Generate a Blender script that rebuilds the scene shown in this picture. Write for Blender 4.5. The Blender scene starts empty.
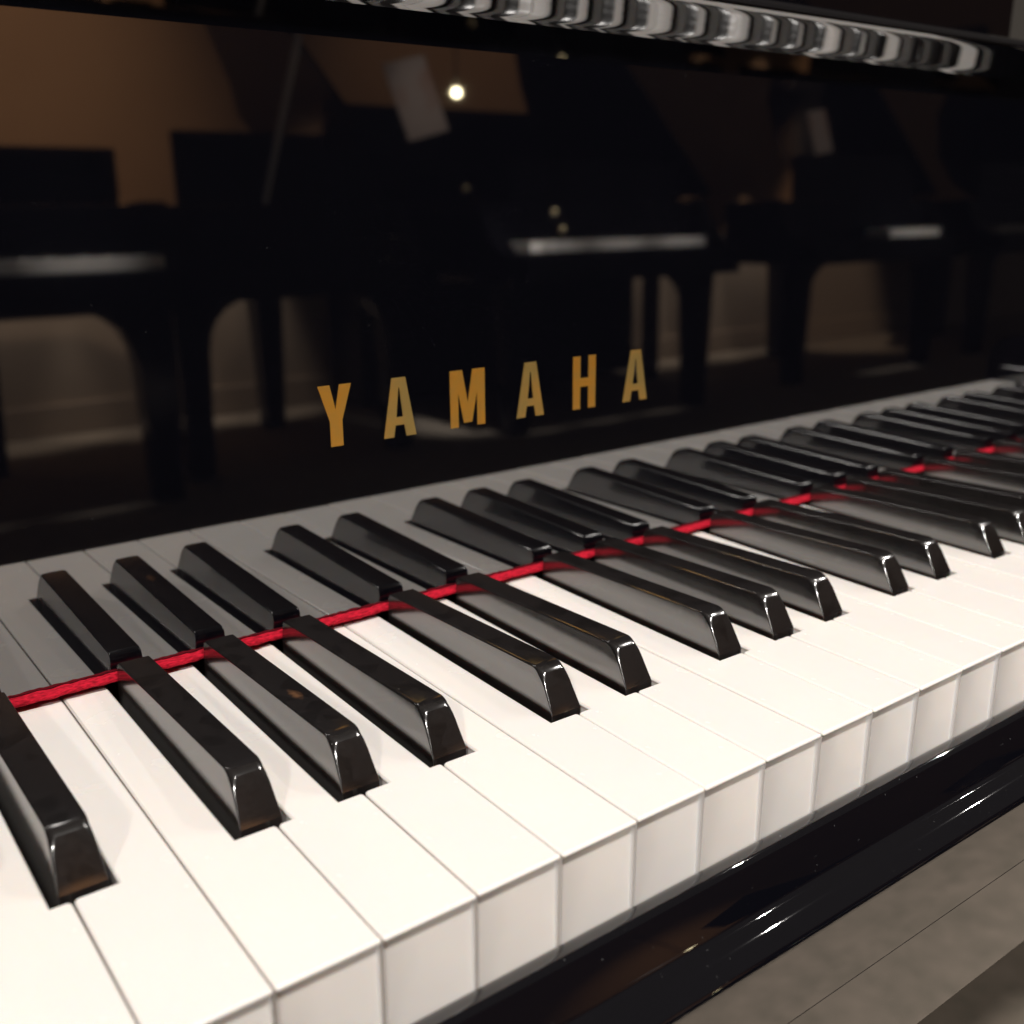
import bpy, bmesh, math, random
from mathutils import Vector, Matrix
random.seed(7)
S = bpy.context.scene
COL = S.collection
P = 0.0235            # white key pitch
D = 0.149             # depth of the fallboard face behind the key fronts
FL = -0.73            # floor level (key tops are z = 0)

# ------------------------------------------------------------------ materials
def mat(name, base=(.5, .5, .5), rough=.5, ior=1.5, metal=0.0):
    m = bpy.data.materials.new(name); m.use_nodes = True
    b = m.node_tree.nodes['Principled BSDF']
    b.inputs['Base Color'].default_value = (*base, 1)
    b.inputs['Roughness'].default_value = rough
    b.inputs['IOR'].default_value = ior
    b.inputs['Metallic'].default_value = metal
    return m
def nd(m, t, **kw):
    n = m.node_tree.nodes.new(t)
    for k, v in kw.items(): setattr(n, k, v)
    return n
def ln(m, a, b): m.node_tree.links.new(a, b)
def bsdf(m): return m.node_tree.nodes['Principled BSDF']
def noise(m, scale, detail=3, coord='Object', vec_scale=None):
    tc = nd(m, 'ShaderNodeTexCoord'); n = nd(m, 'ShaderNodeTexNoise')
    n.inputs['Scale'].default_value = scale; n.inputs['Detail'].default_value = detail
    if vec_scale:
        mp = nd(m, 'ShaderNodeMapping'); mp.inputs['Scale'].default_value = vec_scale
        ln(m, tc.outputs[coord], mp.inputs[0]); ln(m, mp.outputs[0], n.inputs['Vector'])
    else: ln(m, tc.outputs[coord], n.inputs['Vector'])
    return n
def ramp(m, src, stops):
    r = nd(m, 'ShaderNodeValToRGB'); e = r.color_ramp.elements
    while len(e) < len(stops): e.new(.5)
    for i, (p, c) in enumerate(stops): e[i].position = p; e[i].color = (*c, 1) if len(c) == 3 else c
    ln(m, src, r.inputs[0]); return r
def g(v): return (v, v, v)

# polished polyester lacquer: black base, glossy clear surface, faint dust
def lacquer(name, base=(.0026, .0026, .0042), rough=.022, ior=2.6, dust=0.35, coat=0):
    m = mat(name, base, rough, ior)
    n = noise(m, 900, 2)
    r = ramp(m, n.outputs['Fac'], [(0, base), (.74, base), (.80, tuple(c + .10 * dust for c in base))])
    ln(m, r.outputs[0], bsdf(m).inputs['Base Color'])
    return m
M_LACQ = lacquer('black_lacquer')
M_SLIP = lacquer('black_keyslip_lacquer', rough=.022, ior=2.05, dust=.8)
M_FAR = mat('black_piano_finish', (.002, .002, .0028), .12, 1.35)

# white key covering: slightly warm, faint mottling, soft gloss
M_WHITE = mat('white_key_plastic', (.82, .79, .73), .22, 1.5)
n = noise(M_WHITE, 22, 4, vec_scale=(1, .6, 1))
oi = nd(M_WHITE, 'ShaderNodeObjectInfo'); cm = nd(M_WHITE, 'ShaderNodeCombineXYZ')
for k_ in range(3): ln(M_WHITE, oi.outputs['Random'], cm.inputs[k_])
sc_ = nd(M_WHITE, 'ShaderNodeVectorMath', operation='SCALE'); sc_.inputs['Scale'].default_value = 7; ln(M_WHITE, cm.outputs[0], sc_.inputs[0])
mp_ = n.inputs['Vector'].links[0].from_node; ln(M_WHITE, sc_.outputs[0], mp_.inputs['Location'])
r = ramp(M_WHITE, n.outputs['Fac'], [(.3, (.84, .785, .735)), (.7, (.78, .745, .715))])
ln(M_WHITE, r.outputs[0], bsdf(M_WHITE).inputs['Base Color'])
n2 = noise(M_WHITE, 60, 5)
r2 = ramp(M_WHITE, n2.outputs['Fac'], [(.3, g(.16)), (.7, g(.30))])
ln(M_WHITE, r2.outputs[0], bsdf(M_WHITE).inputs['Roughness'])
bsdf(M_WHITE).inputs['Subsurface Weight'].default_value = .35
bsdf(M_WHITE).inputs['Subsurface Radius'].default_value = (1.0, .62, .38); bsdf(M_WHITE).inputs['Subsurface Scale'].default_value = .0016

# black key: satin-gloss with dust specks and fine wear
def black_key_mat(name, smudge=False):
    m = mat(name, (.0075, .0065, .0065), .2, 2.7)
    v = nd(m, 'ShaderNodeTexVoronoi'); tc = nd(m, 'ShaderNodeTexCoord'); oi = nd(m, 'ShaderNodeObjectInfo')
    add = nd(m, 'ShaderNodeVectorMath', operation='ADD')
    mul = nd(m, 'ShaderNodeVectorMath', operation='SCALE'); mul.inputs['Scale'].default_value = 9.0
    cmb = nd(m, 'ShaderNodeCombineXYZ')
    for k in range(3): ln(m, oi.outputs['Random'], cmb.inputs[k])
    ln(m, cmb.outputs[0], mul.inputs[0]); ln(m, tc.outputs['Object'], add.inputs[0]); ln(m, mul.outputs[0], add.inputs[1])
    v.inputs['Scale'].default_value = 170; ln(m, add.outputs[0], v.inputs['Vector'])
    r = ramp(m, v.outputs['Distance'], [(0, (.16, .14, .12)), (.045, (.05, .045, .04)), (.06, (.0075, .0065, .0065))])
    # only some of the cells carry a speck
    gt = nd(m, 'ShaderNodeMath', operation='GREATER_THAN'); gt.inputs[1].default_value = .72
    sep = nd(m, 'ShaderNodeSeparateColor'); ln(m, v.outputs['Color'], sep.inputs[0]); ln(m, sep.outputs[0], gt.inputs[0])
    mx = nd(m, 'ShaderNodeMix', data_type='RGBA'); mx.inputs[6].default_value = (.011, .0095, .0095, 1)
    ln(m, gt.outputs[0], mx.inputs[0]); ln(m, r.outputs[0], mx.inputs[7])
    out = mx.outputs[2]
    if smudge:
        gm = nd(m, 'ShaderNodeTexGradient', gradient_type='SPHERICAL'); mp = nd(m, 'ShaderNodeMapping')
        mp.inputs['Location'].default_value = (.1, -6.3, 0); mp.inputs['Scale'].default_value = (420, 180, 60)
        mp.inputs['Location'].default_value = (.0, -180 * .0365, -60 * .0115)
        ln(m, tc.outputs['Object'], mp.inputs[0]); nn = noise(m, 700, 4)
        ml = nd(m, 'ShaderNodeMath', operation='MULTIPLY'); ln(m, mp.outputs[0], gm.inputs[0])
        ln(m, gm.outputs['Fac'], ml.inputs[0]); ln(m, nn.outputs['Fac'], ml.inputs[1])
        rr = ramp(m, ml.outputs[0], [(0.12, g(0)), (.5, g(.9))])
        mx2 = nd(m, 'ShaderNodeMix', data_type='RGBA'); mx2.inputs[7].default_value = (.16, .075, .035, 1)
        ln(m, rr.outputs[0], mx2.inputs[0]); ln(m, out, mx2.inputs[6]); out = mx2.outputs[2]
    ln(m, out, bsdf(m).inputs['Base Color'])
    nz = noise(m, 700, 4)
    rr = ramp(m, nz.outputs['Fac'], [(.3, g(.13)), (.75, g(.18))])
    ln(m, rr.outputs[0], bsdf(m).inputs['Roughness'])
    return m
M_BLACK = black_key_mat('black_key_resin')
M_BLACK_SMUDGED = black_key_mat('black_key_resin_smudged', True)

# red name felt
M_FELT = mat('red_felt', (.62, .004, .025), .95, 1.3)
n = noise(M_FELT, 1500, 5, vec_scale=(.35, 1, 1))
r = ramp(M_FELT, n.outputs['Fac'], [(.32, (.20, .001, .008)), (.62, (.52, .007, .026))])
ln(M_FELT, r.outputs[0], bsdf(M_FELT).inputs['Base Color'])
bp = nd(M_FELT, 'ShaderNodeBump'); bp.inputs['Strength'].default_value = .8; bp.inputs['Distance'].default_value = .0006
ln(M_FELT, n.outputs['Fac'], bp.inputs['Height']); ln(M_FELT, bp.outputs[0], bsdf(M_FELT).inputs['Normal'])

# brass inlay letters
M_BRASS = mat('brass_inlay', (.62, .36, .09), .5, 1.5, 1.0)
n = noise(M_BRASS, 160, 4)
r = ramp(M_BRASS, n.outputs['Fac'], [(.3, (.86, .42, .06)), (.7, (.76, .42, .09))])
ln(M_BRASS, r.outputs[0], bsdf(M_BRASS).inputs['Base Color'])
M_OLIVE = mat('brass_inlay_olive_reflection', (.62, .5, .2), .5, 1.5, 1.0)  # same brass for the A letters, an olive reflection put into its colour
n = noise(M_OLIVE, 60, 3)
r = ramp(M_OLIVE, n.outputs['Fac'], [(.40, (.60, .42, .14)), (.65, (.78, .45, .11))])
ln(M_OLIVE, r.outputs[0], bsdf(M_OLIVE).inputs['Base Color'])
M_KNOB = mat('brass_knob', (.9, .75, .45), .38, 1.5, 1.0)

M_WOOD = mat('key_wood', (.18, .09, .045), .7)
M_CARPET = mat('carpet', (.24, .20, .165), .95, 1.3)
n = noise(M_CARPET, 35, 6)
r = ramp(M_CARPET, n.outputs['Fac'], [(.28, (.225, .195, .155)), (.72, (.32, .265, .215))])
ln(M_CARPET, r.outputs[0], bsdf(M_CARPET).inputs['Base Color'])
M_WALL = mat('wall_paint', (.50, .27, .16), .85)
n = noise(M_WALL, 1.3, 3)
r = ramp(M_WALL, n.outputs['Fac'], [(.3, (.42, .245, .13)), (.7, (.52, .31, .17))])
ln(M_WALL, r.outputs[0], bsdf(M_WALL).inputs['Base Color'])
M_DADO = mat('lower_wall_paint', (.42, .34, .27), .85)
M_LEATHER = mat('black_leather', (.008, .008, .008), .45)
n = noise(M_LEATHER, 400, 4); bp = nd(M_LEATHER, 'ShaderNodeBump'); bp.inputs['Strength'].default_value = .3; bp.inputs['Distance'].default_value = .001
ln(M_LEATHER, n.outputs['Fac'], bp.inputs['Height']); ln(M_LEATHER, bp.outputs[0], bsdf(M_LEATHER).inputs['Normal'])
M_CARD = mat('printed_card', (.72, .50, .40), .6)
n = noise(M_CARD, 6, 1); r = ramp(M_CARD, n.outputs['Fac'], [(.50, (.70, .55, .47)), (.66, (.58, .30, .20))])
ln(M_CARD, r.outputs[0], bsdf(M_CARD).inputs['Base Color'])
M_PROP = mat('prop_finish', (.75, .72, .70), .3)
M_GLOW = bpy.data.materials.new('lit_bulb'); M_GLOW.use_nodes = True
b = bsdf(M_GLOW); b.inputs['Base Color'].default_value = (1, .9, .6, 1)
b.inputs['Emission Color'].default_value = (1, .86, .52, 1); b.inputs['Emission Strength'].default_value = 45
M_STEEL = mat('brushed_steel', (.5, .5, .5), .3, 1.5, 1.0)

# ------------------------------------------------------------------ helpers
def mesh_obj(name, bm, m, parent=None, smooth=False, loc=None):
    me = bpy.data.meshes.new(name); bmesh.ops.recalc_face_normals(bm, faces=bm.faces)
    bm.to_mesh(me); bm.free(); me.materials.append(m)
    o = bpy.data.objects.new(name, me); COL.objects.link(o)
    if smooth:
        for p_ in me.polygons: p_.use_smooth = True
    if parent is not None: o.parent = parent
    if loc: o.location = loc
    return o
def bevel(o, w, seg=3, angle=30):
    md = o.modifiers.new('bevel', 'BEVEL'); md.width = w; md.segments = seg; md.limit_method = 'ANGLE'; md.angle_limit = math.radians(angle)
    md.harden_normals = True
    for p_ in o.data.polygons: p_.use_smooth = True
    return o
def box(bm, x0, x1, y0, y1, z0, z1):
    vs = [bm.verts.new((x, y, z)) for x in (x0, x1) for y in (y0, y1) for z in (z0, z1)]
    for f in ((0, 1, 3, 2), (4, 6, 7, 5), (0, 4, 5, 1), (2, 3, 7, 6), (0, 2, 6, 4), (1, 5, 7, 3)):
        bm.faces.new([vs[i] for i in f])
def boxo(name, ext, m, parent=None, bv=.002):
    bm = bmesh.new(); box(bm, *ext); o = mesh_obj(name, bm, m, parent)
    if bv: bevel(o, bv)
    return o
def extrude_x(name, prof, x0, x1, m, parent=None, smooth=True, nx=1, split=32):
    """closed (y, z) profile swept along x, ends capped"""
    bm = bmesh.new(); rings = []
    for i in range(nx + 1):
        x = x0 + (x1 - x0) * i / nx
        rings.append([bm.verts.new((x, y, z)) for y, z in prof])
    n_ = len(prof)
    for a, b_ in zip(rings, rings[1:]):
        for i in range(n_):
            j = (i + 1) % n_; bm.faces.new((a[i], a[j], b_[j], b_[i]))
    c0 = bm.faces.new(rings[0][::-1]); c1 = bm.faces.new(rings[-1])
    o = mesh_obj(name, bm, m, parent, smooth)
    if smooth:
        md = o.modifiers.new('split', 'EDGE_SPLIT'); md.split_angle = math.radians(split)
    return o
def arc(cy, cz, r, a0, a1, n_=8):
    return [(cy + r * math.cos(math.radians(a0 + (a1 - a0) * i / n_)), cz + r * math.sin(math.radians(a0 + (a1 - a0) * i / n_))) for i in range(n_ + 1)]
def empty(name, loc=(0, 0, 0), label=None, cat=None, group=None):
    o = bpy.data.objects.new(name, None); COL.objects.link(o); o.location = loc; o.empty_display_size = .05
    if label: o['label'] = label
    if cat: o['category'] = cat
    if group: o['group'] = group
    return o
def attach(root, loc):
    """move the root Empty to loc while its (world-modelled) children stay put"""
    root.location = loc
    for c in root.children: c.location = Vector(c.location) - Vector(loc)

# ------------------------------------------------------------------ the piano
piano = empty('grand_piano', (0, 0, 0), 'polished black grand piano in close-up with brass maker letters above its keyboard', 'piano')
GAP = .00036
NOTE = 'CDEFGAB'
# x of C = 4 (units of P) in this frame: white key i sits in [i, i+1], C keys at 4 + 7k
SHARP_OFF = {'C': -.0021, 'D': .0031, 'F': -.0028, 'G': .0007, 'A': .0042}   # of the black key centre from the white boundary
NOTCH_L, NOTCH_R = .0076, .0068      # half widths of the cut-out left/right of the black key
NOTCH_Y = .0505

def note_of(i): return NOTE[(i - 4) % 7]

def white_key_mesh(letter, first=False, last=False):
    """key in local coordinates: left edge x=0, front y=0, top z=0"""
    x0, x1 = GAP / 2, P - GAP / 2
    yb = .156
    # right-hand sharp of this key and left-hand sharp
    rs = letter in SHARP_OFF and not last
    prev = NOTE[(NOTE.index(letter) - 1) % 7]
    ls = prev in SHARP_OFF and not first
    xr = P + SHARP_OFF[letter] - NOTCH_L if rs else x1
    xl = SHARP_OFF[prev] + NOTCH_R if ls else x0
    pts = []   # (x, y, inward normal x, inward normal y, front?)
    r = .0006
    def corner(cx, cy, sx, sy, rad=r, n_=4, front=False):
        """convex corner at (cx,cy); sx, sy point INTO the key"""
        ox, oy = cx + sx * rad, cy + sy * rad
        out = []
        for k in range(n_ + 1):
            a = math.pi / 2 * k / n_
            out.append((ox - sx * rad * math.cos(a), oy - sy * rad * math.sin(a), sx * math.cos(a), sy * math.sin(a), front))
        return out
    # counter-clockwise from the front-left corner
    pts += corner(x0, 0, 1, 1, front=True)                 # arrives along left side, leaves along the front
    pts += corner(x1, 0, -1, 1, front=True)[::-1]
    if rs:
        pts += corner(x1, NOTCH_Y, -1, -1, .0012)
        pts += [(xr, NOTCH_Y, -1, -1, False)]
    pts += [(xr, yb, -1, -1, False), (xl, yb, 1, -1, False)]
    if ls:
        pts += [(xl, NOTCH_Y, 1, -1, False)]
        pts += corner(x0, NOTCH_Y, 1, -1, .0012)[::-1]
    levels = [(0, .00065), (-.00012, .00035), (-.00035, .0001), (-.0008, 0), (-.0010, .0001), (-.00112, .0004), (-.00120, .0016), (-.0016, .0018), (-.0040, .0018), (-.0300, .0015)]
    bm = bmesh.new(); rings = []
    for li, (z, ins) in enumerate(levels):
        ring = []
        for (x, y, nx, ny, fr) in pts:
            side = min(ins, .0006 if li < 4 else .00025)
            iy = ins if fr else side
            ring.append(bm.verts.new((x + nx * side, y + ny * iy, z)))
        rings.append(ring)
    n_ = len(pts)
    for a, b_ in zip(rings, rings[1:]):
        for i in range(n_):
            j = (i + 1) % n_; f_ = bm.faces.new((a[i], a[j], b_[j], b_[i])); f_.smooth = True
    bm.faces.new(rings[0]); bm.faces.new(rings[-1][::-1])
    me = bpy.data.meshes.new('white_key'); bmesh.ops.recalc_face_normals(bm, faces=bm.faces)
    bm.to_mesh(me); bm.free(); me.materials.append(M_WHITE)
    return me
WM = {l: white_key_mesh(l) for l in NOTE}
for i in range(-19, 33):
    l = note_of(i)
    me = WM[l]
    if i == -19: me = white_key_mesh(l, first=True)
    if i == 32: me = white_key_mesh(l, last=True)
    o = bpy.data.objects.new('white_key', me); COL.objects.link(o); o.parent = piano
    o.location = (i * P, random.uniform(-.00018, .00018), random.uniform(-.00014, .00014))
    md = o.modifiers.new('split', 'EDGE_SPLIT'); md.split_angle = math.radians(50)
    o['group'] = 'white keys of the keyboard'

def black_key_mesh():
    """local: centre x=0, base front y=0, white level z=0"""
    L = .0935
    # path up the front face, round the nose, along the top
    path = [(-.0002, -.012), (0, .0002), (.0003, .0009)]
    for k in range(1, 6): t = k / 6; path.append((.0003 + t * .0057, .0009 + t * .0101))
    c0 = (.0060, .0110); c1 = (.0077, .0124); c2 = (.0108, .01235)
    for k in range(0, 11):
        t = k / 10; path.append(((1 - t) ** 2 * c0[0] + 2 * t * (1 - t) * c1[0] + t * t * c2[0], (1 - t) ** 2 * c0[1] + 2 * t * (1 - t) * c1[1] + t * t * c2[1]))
    for k in range(1, 9): t = k / 8; path.append((.0108 + t * (L - .0128), .01235 - t * .0033))
    path += [(L - .001, .0086), (L - .0003, .0080), (L, .0070)]
    def halfw(z): return .0054 - max(0, min(z, .0125)) / .0125 * .0009
    bm = bmesh.new(); rows = []
    for k, (y, z) in enumerate(path):
        # rounding radius of the long edges, larger round the nose
        d = math.hypot(y - .0062, z - .0114)
        r_ = .0007 + .0013 * math.exp(-(d / .0024) ** 2)
        if z < .006: r_ = .0003 + .0004 * max(0, z) / .006
        # local tangent -> inward normal in the yz plane
        a = path[max(0, k - 1)]; b_ = path[min(len(path) - 1, k + 1)]
        ty, tz = b_[0] - a[0], b_[1] - a[1]; l_ = math.hypot(ty, tz); ny, nz = tz / l_, -ty / l_     # inward (+y, -z)
        hw = halfw(z)
        row = []
        half = []
        for j in range(0, 10):
            an = math.pi / 2 * j / 9
            half.append((hw - r_ + r_ * math.sin(an), r_ * (1 - math.cos(an))))
        yy, zz = y + ny * r_, z + nz * r_
        side = []
        for t in (.25, .6, 1.0):
            z2 = zz + (-.013 - zz) * t
            side.append((halfw(z2), yy, z2))
        pts = [(-x, y_, z_) for x, y_, z_ in side[::-1]]
        pts += [(-x, y + ny * dd, z + nz * dd) for x, dd in half[::-1]]
        pts += [(0, y - ny * .00008, z - nz * .00008)]
        pts += [(x, y + ny * dd, z + nz * dd) for x, dd in half]
        pts += side
        rows.append([bm.verts.new(v) for v in pts])
    for a, b_ in zip(rows, rows[1:]):
        for j in range(len(a) - 1):
            f_ = bm.faces.new((a[j], a[j + 1], b_[j + 1], b_[j])); f_.smooth = True
    bm.faces.new(rows[-1]); 
    bmesh.ops.remove_doubles(bm, verts=bm.verts, dist=1e-6)
    me = bpy.data.meshes.new('black_key'); bmesh.ops.recalc_face_normals(bm, faces=bm.faces)
    bm.to_mesh(me); bm.free(); me.materials.append(M_BLACK)
    return me
BM_ = black_key_mesh()
BM2 = BM_.copy(); BM2.materials.clear(); BM2.materials.append(M_BLACK_SMUDGED)
for i in range(-19, 32):
    l = note_of(i)
    if l not in SHARP_OFF: continue
    sm = (i == 1)        # the second sharp of the group in front carries a brownish smudge
    o = bpy.data.objects.new('black_key', BM2 if sm else BM_); COL.objects.link(o); o.parent = piano
    o.location = ((i + 1) * P + SHARP_OFF[l], .0528 + random.uniform(-.0002, .0002), random.uniform(-.00015, .00015))
    md = o.modifiers.new('split', 'EDGE_SPLIT'); md.split_angle = math.radians(17)
    o['group'] = 'black keys of the keyboard'
    if sm: o['label'] = 'black key with a small brown smudge on its top'

XL, XR = -19 * P, 33 * P
# key frame below the keys (wood, dark) and keybed
boxo('key_frame', (XL, XR, .004, .30, -.060, -.0310), M_WOOD, piano)

# red name felt strip along the foot of the fallboard
bm = bmesh.new()
NS = 900
rows = []
for s in range(NS + 1):
    x = XL + (XR - XL) * s / NS
    w = .00018 * math.sin(x * 310) + random.uniform(-.00012, .00012)
    w2 = .00010 * math.sin(x * 870 + 1) + random.uniform(-.00012, .00012)
    prof = [(.1488, .0019), (.1468 + w, .0019 + w2), (.1460 + w, .0023 + w2), (.1457 + w, .0030 + random.uniform(-.00012, .00012)), (.1460 + w2, .0037), (.1467 + w, .0041 + random.uniform(-.0002, .0002)), (.1488, .0043 + w2)]
    rows.append([bm.verts.new((x, y, z)) for y, z in prof])
for a, b_ in zip(rows, rows[1:]):
    for j in range(len(a) - 1): bm.faces.new((a[j], a[j + 1], b_[j + 1], b_[j]))
mesh_obj('name_felt', bm, M_FELT, piano, True)

# fallboard: slab leaning back by TILT with a moulded top roll
TILT = math.radians(.767)
def fy(z): return D + z * math.tan(TILT)
prof = [(D + .022, .0020), (fy(.0022), .0022)]
prof += [(fy(z / 1000), z / 1000) for z in (5, 60, 120, 188.0)]
prof += [(fy(.1895), .1895), (fy(.1993) - .0009, .1993)]
# ogee underside of the roll: normal turns down, stays down over a faint ripple, then comes forward again
y, z = fy(.1995) - .0012, .1996
N = 44; seg = .0175 / N
for k in range(N):
    t = (k + .5) / N
    if t < .30: q = math.sin(t / .30 * math.pi / 2)
    elif t > .70: q = math.sin((1 - t) / .30 * math.pi / 2)
    else: q = 1.0
    a = 34 + 15 * q + (.4 * math.sin((t - .30) / .40 * 4 * math.pi) if .30 < t < .70 else 0)
    y -= seg * math.sin(math.radians(a)); z += seg * math.cos(math.radians(a)); prof.append((y, z))
ey, ez = y, z
prof += [(ey - .0004, ez + .0010), (ey - .0002, ez + .0022), (ey + .0010, ez + .0036), (ey + .003, ez + .0044), (D + .034, ez + .0050), (D + .034, .19), (D + .022, .185)]
fallboard = extrude_x('fallboard', prof, XL - .004, XR + .004, M_LACQ, piano, split=4.5)

# brass letters (outline given in units: x in key widths, height 0..1 from bottom to top)
ZB, ZT = .0636, .0841
def strokes_A(xl, xr, tl, tr, s):      # outer legs, apex flat, crossbar
    return xl, xr
def poly_letter(polys, parent, m=None):
    bm = bmesh.new()
    hole_faces = []
    for poly in polys:
        zf = [ZB + (ZT - ZB) * v for _, v in poly]
        f_ = [bm.verts.new((u * P, fy(z_) - .00018, z_)) for (u, _), z_ in zip(poly, zf)]
        b_ = [bm.verts.new((u * P, fy(z_) + .0008, z_)) for (u, _), z_ in zip(poly, zf)]
        bm.faces.new(f_)
        for i in range(len(f_)):
            j = (i + 1) % len(f_); bm.faces.new((f_[i], f_[j], b_[j], b_[i]))
    bmesh.ops.remove_doubles(bm, verts=bm.verts, dist=1e-5)
    o = mesh_obj('letter', bm, m or M_BRASS, parent)
    return o
def A(l, r):
    w = r - l; c = (l + r) / 2; s = .165; th = .115      # leg foot width, half apex width
    ib = .0; 
    def xo(v): return (w / 2) + (th - w / 2) * v         # outer half width at height v
    st = .155
    def xi(v): return xo(v) - st - .015 * (1 - v)
    va, vb = .20, .335
    ap = .83
    return [[(c - xo(0), 0), (c - xi(0), 0), (c - xi(va), va), (c - xi(vb), vb), (c - .008, ap), (c, ap), (c, 1), (c - th, 1)],
            [(c + xo(0), 0), (c + th, 1), (c, 1), (c, ap), (c + .008, ap), (c + xi(vb), vb), (c + xi(va), va), (c + xi(0), 0)],
            [(c - xi(va), va), (c + xi(va), va), (c + xi(vb), vb), (c - xi(vb), vb)]]
def Y(l, r):
    c = (l + r) / 2; s = .098; t = .165
    return [[(c - s, 0), (c + s, 0), (c + s, .42), (r, 1), (r - t - .02, 1), (c, .60), (l + t + .02, 1), (l, 1), (c - s, .42)]]
def H(l, r):
    t = .155
    return [[(l, 0), (l + t, 0), (l + t, .42), (r - t, .42), (r - t, 0), (r, 0), (r, 1), (r - t, 1), (r - t, .585), (l + t, .585), (l + t, 1), (l, 1)]]
def Mm(l, r):
    t = .145; c = (l + r) / 2
    return [[(l, 0), (l + t, 0), (l + t, .62), (c - .075, .07), (c + .075, .07), (r - t, .62), (r - t, 0), (r, 0), (r, 1), (r - t - .08, 1), (c, .42), (l + t + .08, 1), (l, 1)]]
for lt in (Y(3.80, 4.32), A(4.82, 5.37), Mm(5.985, 6.625), A(7.24, 7.79), H(8.40, 8.885), A(9.51, 10.075)):
    o = poly_letter(lt, fallboard, M_BRASS if len(lt) == 1 else M_OLIVE)

# keyslip: rounded black rail in front of the keys with a stepped moulding
prof = [(.0004, -.060), (.0004, -.0275)]
prof += arc(-.0036, -.0264, .0040, 0, 88, 9)
prof += arc(-.0046, -.0252, .0028, 92, 145, 7)
prof += [(-.0078, -.0249), (-.0130, -.0312)]
prof += [(-.0132, -.0316), (-.0136, -.0322), (-.0141, -.0326), (-.0148, -.0329)]
yy, zz = -.0148, -.0329
for k in range(10):
    a_ = math.radians(6 + 3.4 * k); yy -= .00078 * math.cos(a_); zz -= .00078 * math.sin(a_); prof.append((yy, zz))
for k in range(1, 9):
    a_ = math.radians(28 + 7.5 * k); yy -= .00042 * math.cos(a_); zz -= .00042 * math.sin(a_); prof.append((yy, zz))
SLIPY = yy
prof += [(yy - .0001, -.0630)]
extrude_x('keyslip', prof, XL - .03, XR + .03, M_SLIP, piano)

boxo('keybed', (XL - .09, XR + .09, SLIPY - .0002, .32, -.097, -.0612), M_SLIP, piano, .0002)

# cheek blocks and arms at both ends
for sx, x0 in ((-1, XL - .0045), (1, XR + .0045)):
    a, b_ = sorted((x0, x0 + sx * .046))
    boxo('cheek_block', (a, b_, -.0015 + .002, .147, -.060, .012), M_LACQ, piano, .003)
    a, b_ = sorted((x0 + sx * .047, x0 + sx * .098))
    # arm with a sloping, rounded front
    pr = [(-.034, -.097)] + arc(-.014, .010, .02, 180, 90, 6) + [(.06, .045)] + arc(.115, .165, .02, 180, 90, 6)[0:0] + [(.085, .17), (.10, .195), (.19, .205), (.19, -.097)]
    extrude_x('arm', pr, a, b_, M_LACQ, piano)
# music desk, case and lid behind the fallboard
boxo('music_desk', (XL + .10, XR - .10, .262, .276, .2150, .46), M_LACQ, piano, .003)
boxo('desk_shelf', (XL - .004, XR + .004, .186, .34, .170, .2090), M_LACQ, piano, .003)
bm = bmesh.new()
out = [(XL - .0955, .19), (XR + .0955, .19), (XR + .0955, .75), (XR - .15, 1.05), (XR - .55, 1.45), (XR - .85, 1.62), (XL + .05, 1.62), (XL - .0955, 1.45)]
def ringed(bm, out, z0, z1, t=0):
    a = [bm.verts.new((x, y, z0)) for x, y in out]; b_ = [bm.verts.new((x, y, z1)) for x, y in out]
    for i in range(len(out)):
        j = (i + 1) % len(out); bm.faces.new((a[i], a[j], b_[j], b_[i]))
    return a, b_
a, b_ = ringed(bm, [(x, y if y > .2 else .345) for x, y in out], -.105, .205)
bm.faces.new(b_); bm.faces.new(a[::-1])
bevel(mesh_obj('case', bm, M_FAR, piano), .004)
for x, y in ((XL - .03, .43), (XR + .03, .43), (.05, 1.4)):
    bm = bmesh.new(); box(bm, x - .055, x + .055, y - .055, y + .055, -.70, -.107)
    for v in bm.verts:
        if v.co.z < -.5: v.co.x = x + (v.co.x - x) * .62; v.co.y = y + (v.co.y - y) * .62
    lg = bevel(mesh_obj('leg', bm, M_FAR, piano), .006)
    bm = bmesh.new(); bmesh.ops.create_cone(bm, segments=20, radius1=.022, radius2=.022, depth=.02, cap_ends=True, matrix=Matrix.Translation((x, y, -.7105)) @ Matrix.Rotation(math.pi / 2, 4, 'X'))
    mesh_obj('caster', bm, M_KNOB, lg, False)
attach(piano, (.1645, .3, FL))

# ------------------------------------------------------------------ showroom that the fallboard mirrors
WY = -4.25
def struct(o): o['kind'] = 'structure'; return o
bm = bmesh.new(); vs = [bm.verts.new(v) for v in ((-6, WY, FL), (14, WY, FL), (14, 6, FL), (-6, 6, FL))]; bm.faces.new(vs)
struct(mesh_obj('floor', bm, M_CARPET))
wall = boxo('wall', (-6, 14, WY - .12, WY, FL, 2.4), M_WALL, None, 0)
wall['label'] = 'warm brown showroom wall mirrored in the fallboard behind the other pianos'; wall['category'] = 'wall'
boxo('lower_panel', (-6, 14, WY + .0005, WY + .02, FL + .02, .02), M_DADO, wall, 0)
boxo('skirting', (-6, 14, WY + .021, WY + .04, FL + .004, FL + .13), M_DADO, wall, 0)

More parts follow.
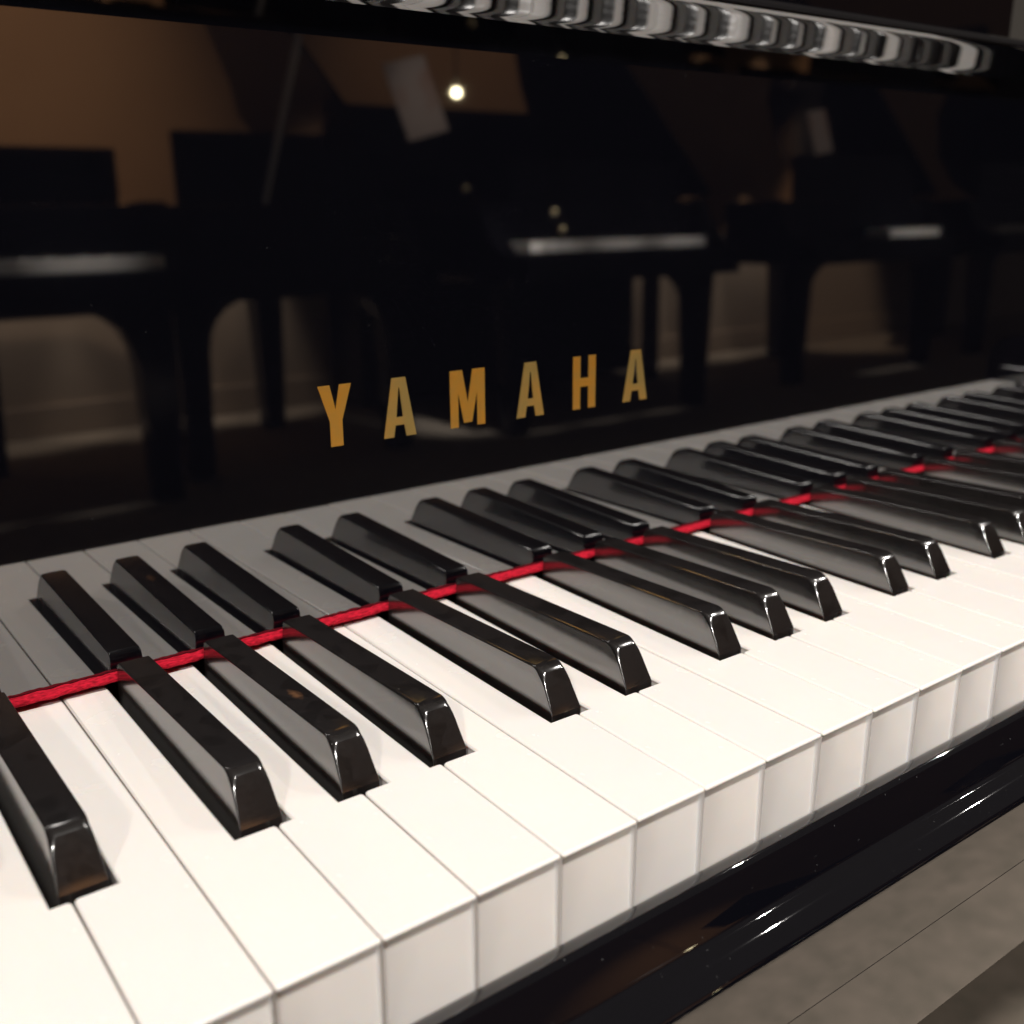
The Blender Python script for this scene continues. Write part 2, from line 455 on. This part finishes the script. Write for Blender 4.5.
GRP = 'black pianos along the opposite wall'
def showroom_piano(xc, yk, width, label, desk_h=.35, lid=False, keys=True, depth=.86, xdesk=None, kx=None, lidw=0):
    """a small grand facing this one: keyboard edge at y=yk, body towards the wall (-y)"""
    r = empty('showroom_piano', (0, 0, 0), label, 'piano', GRP)
    w = width / 2
    X0, X1 = xc - w - .09, xc + w + .09
    if keys:
        kx = kx or (xc - w, xc + w)
        boxo('key_row', (kx[0], kx[1], yk - .15, yk - .005, .002, .040), M_WHITE, r, 0)
        bm = bmesh.new()
        for i in range(int((kx[1] - kx[0]) / P) - 1):
            if i % 7 in (2, 6): continue
            x = kx[0] + (i + 1) * P; box(bm, x - .0055, x + .0055, yk - .15, yk - .055, .0405, .051)
        mesh_obj('sharp_row', bm, M_FAR, r)
    else:
        boxo('closed_fallboard', (xc - w, xc + w, yk - .17, yk - .005, .002, .075), M_FAR, r, .01)
    boxo('keybed', (X0, X1, yk - .17, yk + .03, -.12, .0015), M_FAR, r, .01)
    # arms with a curved top
    for x in (X0, X1 - .085):
        pr = [(yk + .03, -.12), (yk + .03, -.02)] + [(yk + .03 - .21 * t, -.02 + .20 * t ** 2.2) for t in (.25, .5, .7, .85, 1)] + [(yk - .22, .2), (yk - .22, -.12)]
        extrude_x('arm', pr, x, x + .085, M_FAR, r)
    # body: curved rim
    L_ = depth; yb = yk - .171
    out = [(X0, yb), (X1, yb), (X1, yb - L_ * .9), (X1 - .15, yb - L_), (X1 - .45, yb - L_), (X0 + .55, yb - L_ * .8), (X0 + .25, yb - L_ * .55), (X0, yb - L_ * .4)]
    bm = bmesh.new(); a, b_ = ringed(bm, out, -.12, .19); bm.faces.new(a[::-1]); bm.faces.new(b_)
    bevel(mesh_obj('case', bm, M_FAR, r), .008)
    xd0, xd1 = xdesk if xdesk else (xc - w + .08, xc + w - .08)
    boxo('music_desk', (xd0, xd1, yb - .06, yb - .03, .191, desk_h), M_FAR, r, .01)
    # curved braces + legs
    for x, y in ((X0 + .12, yk - .12), (X1 - .12, yk - .12), (xc + .2, yb - L_ * .8)):
        bm = bmesh.new(); box(bm, x - .06, x + .06, y - .06, y + .06, FL, -.1205)
        for v in bm.verts:
            if v.co.z < -.5: v.co.x = x + (v.co.x - x) * .7; v.co.y = y + (v.co.y - y) * .7
        bevel(mesh_obj('leg', bm, M_FAR, r), .006)
    for x, s in ((X0 + .181, 1), (X1 - .181, -1)):
        bm = bmesh.new(); y = yk - .12
        pr = [(x, -.1206), (x + s * .16, -.1206)] + [(x + s * .16 * (1 - math.sin(t * math.pi / 2)), -.1206 - .16 * (1 - math.cos(t * math.pi / 2)) ) for t in (.2, .4, .6, .8, 1)]
        f0 = [bm.verts.new((px, y - .04, pz)) for px, pz in pr]; f1 = [bm.verts.new((px, y + .04, pz)) for px, pz in pr]
        bm.faces.new(f0); bm.faces.new(f1[::-1])
        for i in range(len(pr)):
            j = (i + 1) % len(pr); bm.faces.new((f0[i], f0[j], f1[j], f1[i]))
        mesh_obj('leg_bracket', bm, M_FAR, r)
    if lid:
        # lid hinged along the bass side (x = X1 here), raised on its prop
        ang = math.radians(lid)
        bm = bmesh.new()
        LW = X1 - X0 + lidw
        pts = [(0, 0), (-LW, 0), (-LW, -L_ * .42), (-LW + .25, -L_ * .58), (-LW + .55, -L_ * .84), (-.45, -L_ * 1.02), (-.15, -L_ * 1.02), (0, -L_ * .92)]
        lo, hi = [], []
        for u, v in pts:
            x = X1 + u * math.cos(ang); z = .215 - u * math.sin(ang)
            lo.append(bm.verts.new((x, yb + v, z))); hi.append(bm.verts.new((x + .02 * math.sin(ang), yb + v, z + .02 * math.cos(ang))))
        bm.faces.new(lo); bm.faces.new(hi[::-1])
        for i in range(len(pts)):
            j = (i + 1) % len(pts); bm.faces.new((lo[i], lo[j], hi[j], hi[i]))
        mesh_obj('lid', bm, M_FAR, r)
    attach(r, (xc, yk - .4, FL))
    return r

showroom_piano(.44, -2.75, 1.20, 'black piano with closed lid and pale key strip, leftmost in the fallboard reflection', .355, xdesk=(-.25, .99))
raised = showroom_piano(1.60, -2.95, .86, 'black piano with raised lid and closed keyboard, second from left in the reflection', .43, lid=50, keys=False, depth=.84, xdesk=(1.24, 2.04), lidw=.1)
showroom_piano(3.02, -2.85, 1.10, 'black piano with bright key strip right of the two small glints in the reflection', .36, lid=44, kx=(2.50, 3.47))
showroom_piano(4.95, -2.95, 1.20, 'black piano with short key strip, rightmost in the fallboard reflection', .42, lid=40, kx=(4.98, 5.44))
showroom_piano(6.75, -3.0, 1.20, 'black piano cut off by the right edge of the fallboard reflection', .42, lid=40)
def upright(x0, x1, top, label):
    r = empty('upright_piano', (0, 0, 0), label, 'piano', GRP)
    boxo('case', (x0, x1, WY + .06, WY + .36, FL + .03, top - .03), M_FAR, r, .006)
    boxo('top_lid', (x0 - .02, x1 + .02, WY + .05, WY + .39, top - .029, top), M_FAR, r, .006)
    boxo('keybed', (x0, x1, WY + .361, WY + .60, -.12, .01), M_FAR, r, .01)
    boxo('key_cover', (x0 + .05, x1 - .05, WY + .361, WY + .58, .011, .06), M_FAR, r, .015)
    for x in (x0 + .04, x1 - .04): boxo('leg', (x - .035, x + .035, WY + .50, WY + .57, FL, -.121), M_FAR, r, .004)
    attach(r, ((x0 + x1) / 2, WY + .3, FL))
upright(2.30, 4.02, .62, 'tall black upright piano against the wall behind the pale-carded piano')
for pos, lab in (((2.21, -2.86, .235), 'small bright brass knob glinting under the globe lamp in the reflection'), ((2.56, -2.78, .149), 'upper brass glint at the left end of the bright key strip'), ((2.60, -2.78, .085), 'lower brass glint at the left end of the bright key strip')):
    bm = bmesh.new(); bmesh.ops.create_uvsphere(bm, u_segments=16, v_segments=10, radius=.014)
    o = mesh_obj('brass_knob', bm, M_KNOB, None, True, pos); o['label'] = lab; o['category'] = 'knob'
def prop_for(r, a, b):
    bm = bmesh.new(); d = Vector(b) - Vector(a)
    bmesh.ops.create_cone(bm, segments=12, radius1=.010, radius2=.010, depth=d.length, cap_ends=True, matrix=Matrix.Translation((Vector(a) + Vector(b)) / 2) @ d.to_track_quat('Z', 'Y').to_matrix().to_4x4())
    o = mesh_obj('lid_prop', bm, M_PROP, r); o.location = -Vector(r.location)
prop_for(raised, (1.51, -3.06, .19), (1.66, -3.02, .735))
def card(x, y, z, w, h, lean, label, roll=0):
    bm = bmesh.new(); box(bm, -w / 2, w / 2, -.002, .002, 0, h)
    o = mesh_obj('price_card', bm, M_CARD); o.location = (x, y, z); o.rotation_euler = (math.radians(lean), math.radians(roll), 0)
    o['label'] = label; o['category'] = 'card'
    return o
card(2.02, -2.80, .41, .17, .26, 12, 'pale pinkish card standing on the raised-lid piano in the reflection', -14)
card(4.25, -2.85, .40, .13, .20, 12, 'orange tinted card standing above the far right piano in the reflection', -8)

lampo = empty('globe_lamp', (0, 0, 0), 'small glowing yellow-white globe lamp mirrored near the top of the fallboard', 'lamp')
bm = bmesh.new(); bmesh.ops.create_uvsphere(bm, u_segments=24, v_segments=12, radius=.015, matrix=Matrix.Translation((2.24, -2.95, .575)))
mesh_obj('bulb', bm, M_GLOW, lampo, True)
bm = bmesh.new(); bmesh.ops.create_cone(bm, segments=16, radius1=.003, radius2=.003, depth=2.2, cap_ends=True, matrix=Matrix.Translation((2.24, -2.95, 1.70)))
mesh_obj('cord', bm, M_FAR, lampo, True)
attach(lampo, (2.24, -2.95, .55))

# ------------------------------------------------------------------ lights: ceiling spots over the keys, and added spots that brighten single parts
def spot(x, y, z, tx, ty, tz, power, size=60, rad=.035, col=(1, .86, .68), blend=.6):
    l = bpy.data.lights.new('ceiling_or_fill_spot', 'SPOT'); l.energy = power; l.spot_size = math.radians(size); l.spot_blend = blend
    l.shadow_soft_size = rad; l.color = col
    o = bpy.data.objects.new('ceiling_or_fill_spot', l); COL.objects.link(o); o.location = (x, y, z)
    o.rotation_euler = (Vector((tx, ty, tz)) - Vector((x, y, z))).to_track_quat('-Z', 'Y').to_euler()
    return o
KEYC = (1, .95, .90)
spot(1.97, -.10, 2.2, .40, .0, 0, 40, 30, .012, KEYC)
spot(2.98, -.10, 2.2, .55, .0, 0, 55, 22, .012, KEYC)
spot(-.60, -1.02, 2.15, .15, .05, 0, 114, 48, .06, KEYC)
spot(.25, -1.08, 2.1, .55, .05, 0, 165, 48, .06, KEYC)
spot(-2.1, -2.0, 1.9, .45, .0, 0, 260, 19, .10, KEYC, 1)  # added fill from the front left, brightens the white key fronts
spot(2.3, -1.7, 2.2, 2.4, -2.82, .17, 700, 11, .04, KEYC, 1)  # added narrow spot to make the brass knobs glint
WALLC = (1, .76, .55)
spot(.3, -1.9, 2.3, .75, WY, .75, 250, 50, .08, WALLC, 1)  # added wash light for the left part of the wall
spot(3.0, -2.2, 2.3, 3.2, WY, .8, 70, 50, .08, WALLC, 1)  # added weak wash light for the middle of the wall
for x in (-.15, .35, .85, 1.35, 1.85, 4.3, 4.8, 5.3):  # added low spots hidden behind the pianos, brighten the lower wall
    spot(x, -4.03, .52, x, WY - .02, -.6, 42, 44, .05, (1, .86, .72))
spot(5.9, -3.1, 2.0, 6.1, WY, -.75, 150, 34, .05, WALLC)  # added spot that brightens the foot of the wall at right
spot(2.1, -1.7, 2.2, 2.02, -2.8, .55, 60, 11, .04, KEYC, 1)  # added spot to brighten the pinkish card
spot(4.2, -1.7, 2.2, 4.25, -2.85, .5, 30, 11, .04, KEYC, 1)  # added spot to brighten the orange card
for x, ty in ((.0, -2.87), (.4, -2.87), (.8, -2.87), (2.62, -2.96), (2.97, -2.96), (3.32, -2.96), (5.1, -3.05), (5.35, -3.05)):  # added narrow spots that brighten the showroom key strips
    spot(x, ty + .7, 2.2, x, ty, .03, 520, 12, .04, KEYC, 1)
spot(1.3, -1.9, 2.2, 1.0, -.95, FL, 850, 32, .05, KEYC)  # added spot brightening the carpet that the keyslip and keybed mirror

# ------------------------------------------------------------------ world
w = bpy.data.worlds.new('World'); S.world = w; w.use_nodes = True
bg = w.node_tree.nodes['Background']; bg.inputs[0].default_value = (1, .86, .72, 1); bg.inputs[1].default_value = .05

# ------------------------------------------------------------------ camera
cd = bpy.data.cameras.new('camera'); cam = bpy.data.objects.new('camera', cd); COL.objects.link(cam)
R_ = Matrix(((0.801116375391823, 0.1734910496112726, -0.5728118441371884), (-0.5985082075836942, 0.2333274530468696, -0.766385167594999), (0.000691761535043194, 0.9567962977350194, 0.2907582605989705)))
cam.matrix_world = Matrix.Translation((-0.06261922, -0.15874536, 0.14456656)) @ R_.to_4x4()
cd.sensor_width = 36; cd.sensor_fit = 'HORIZONTAL'; cd.lens = 1052.7021 / 1024 * 36
cd.clip_start = .01; cd.clip_end = 100
cd.dof.use_dof = True; cd.dof.focus_distance = .31; cd.dof.aperture_fstop = 12; cd.dof.aperture_blades = 0
S.camera = cam

S.view_settings.view_transform = 'Standard'; S.view_settings.look = 'None'
S.view_settings.exposure = 0; S.view_settings.gamma = 1; S.view_settings.use_curve_mapping = False
S.cycles.max_bounces = 8; S.cycles.glossy_bounces = 6; S.cycles.caustics_reflective = False; S.cycles.caustics_refractive = False
S.cycles.sample_clamp_indirect = 4
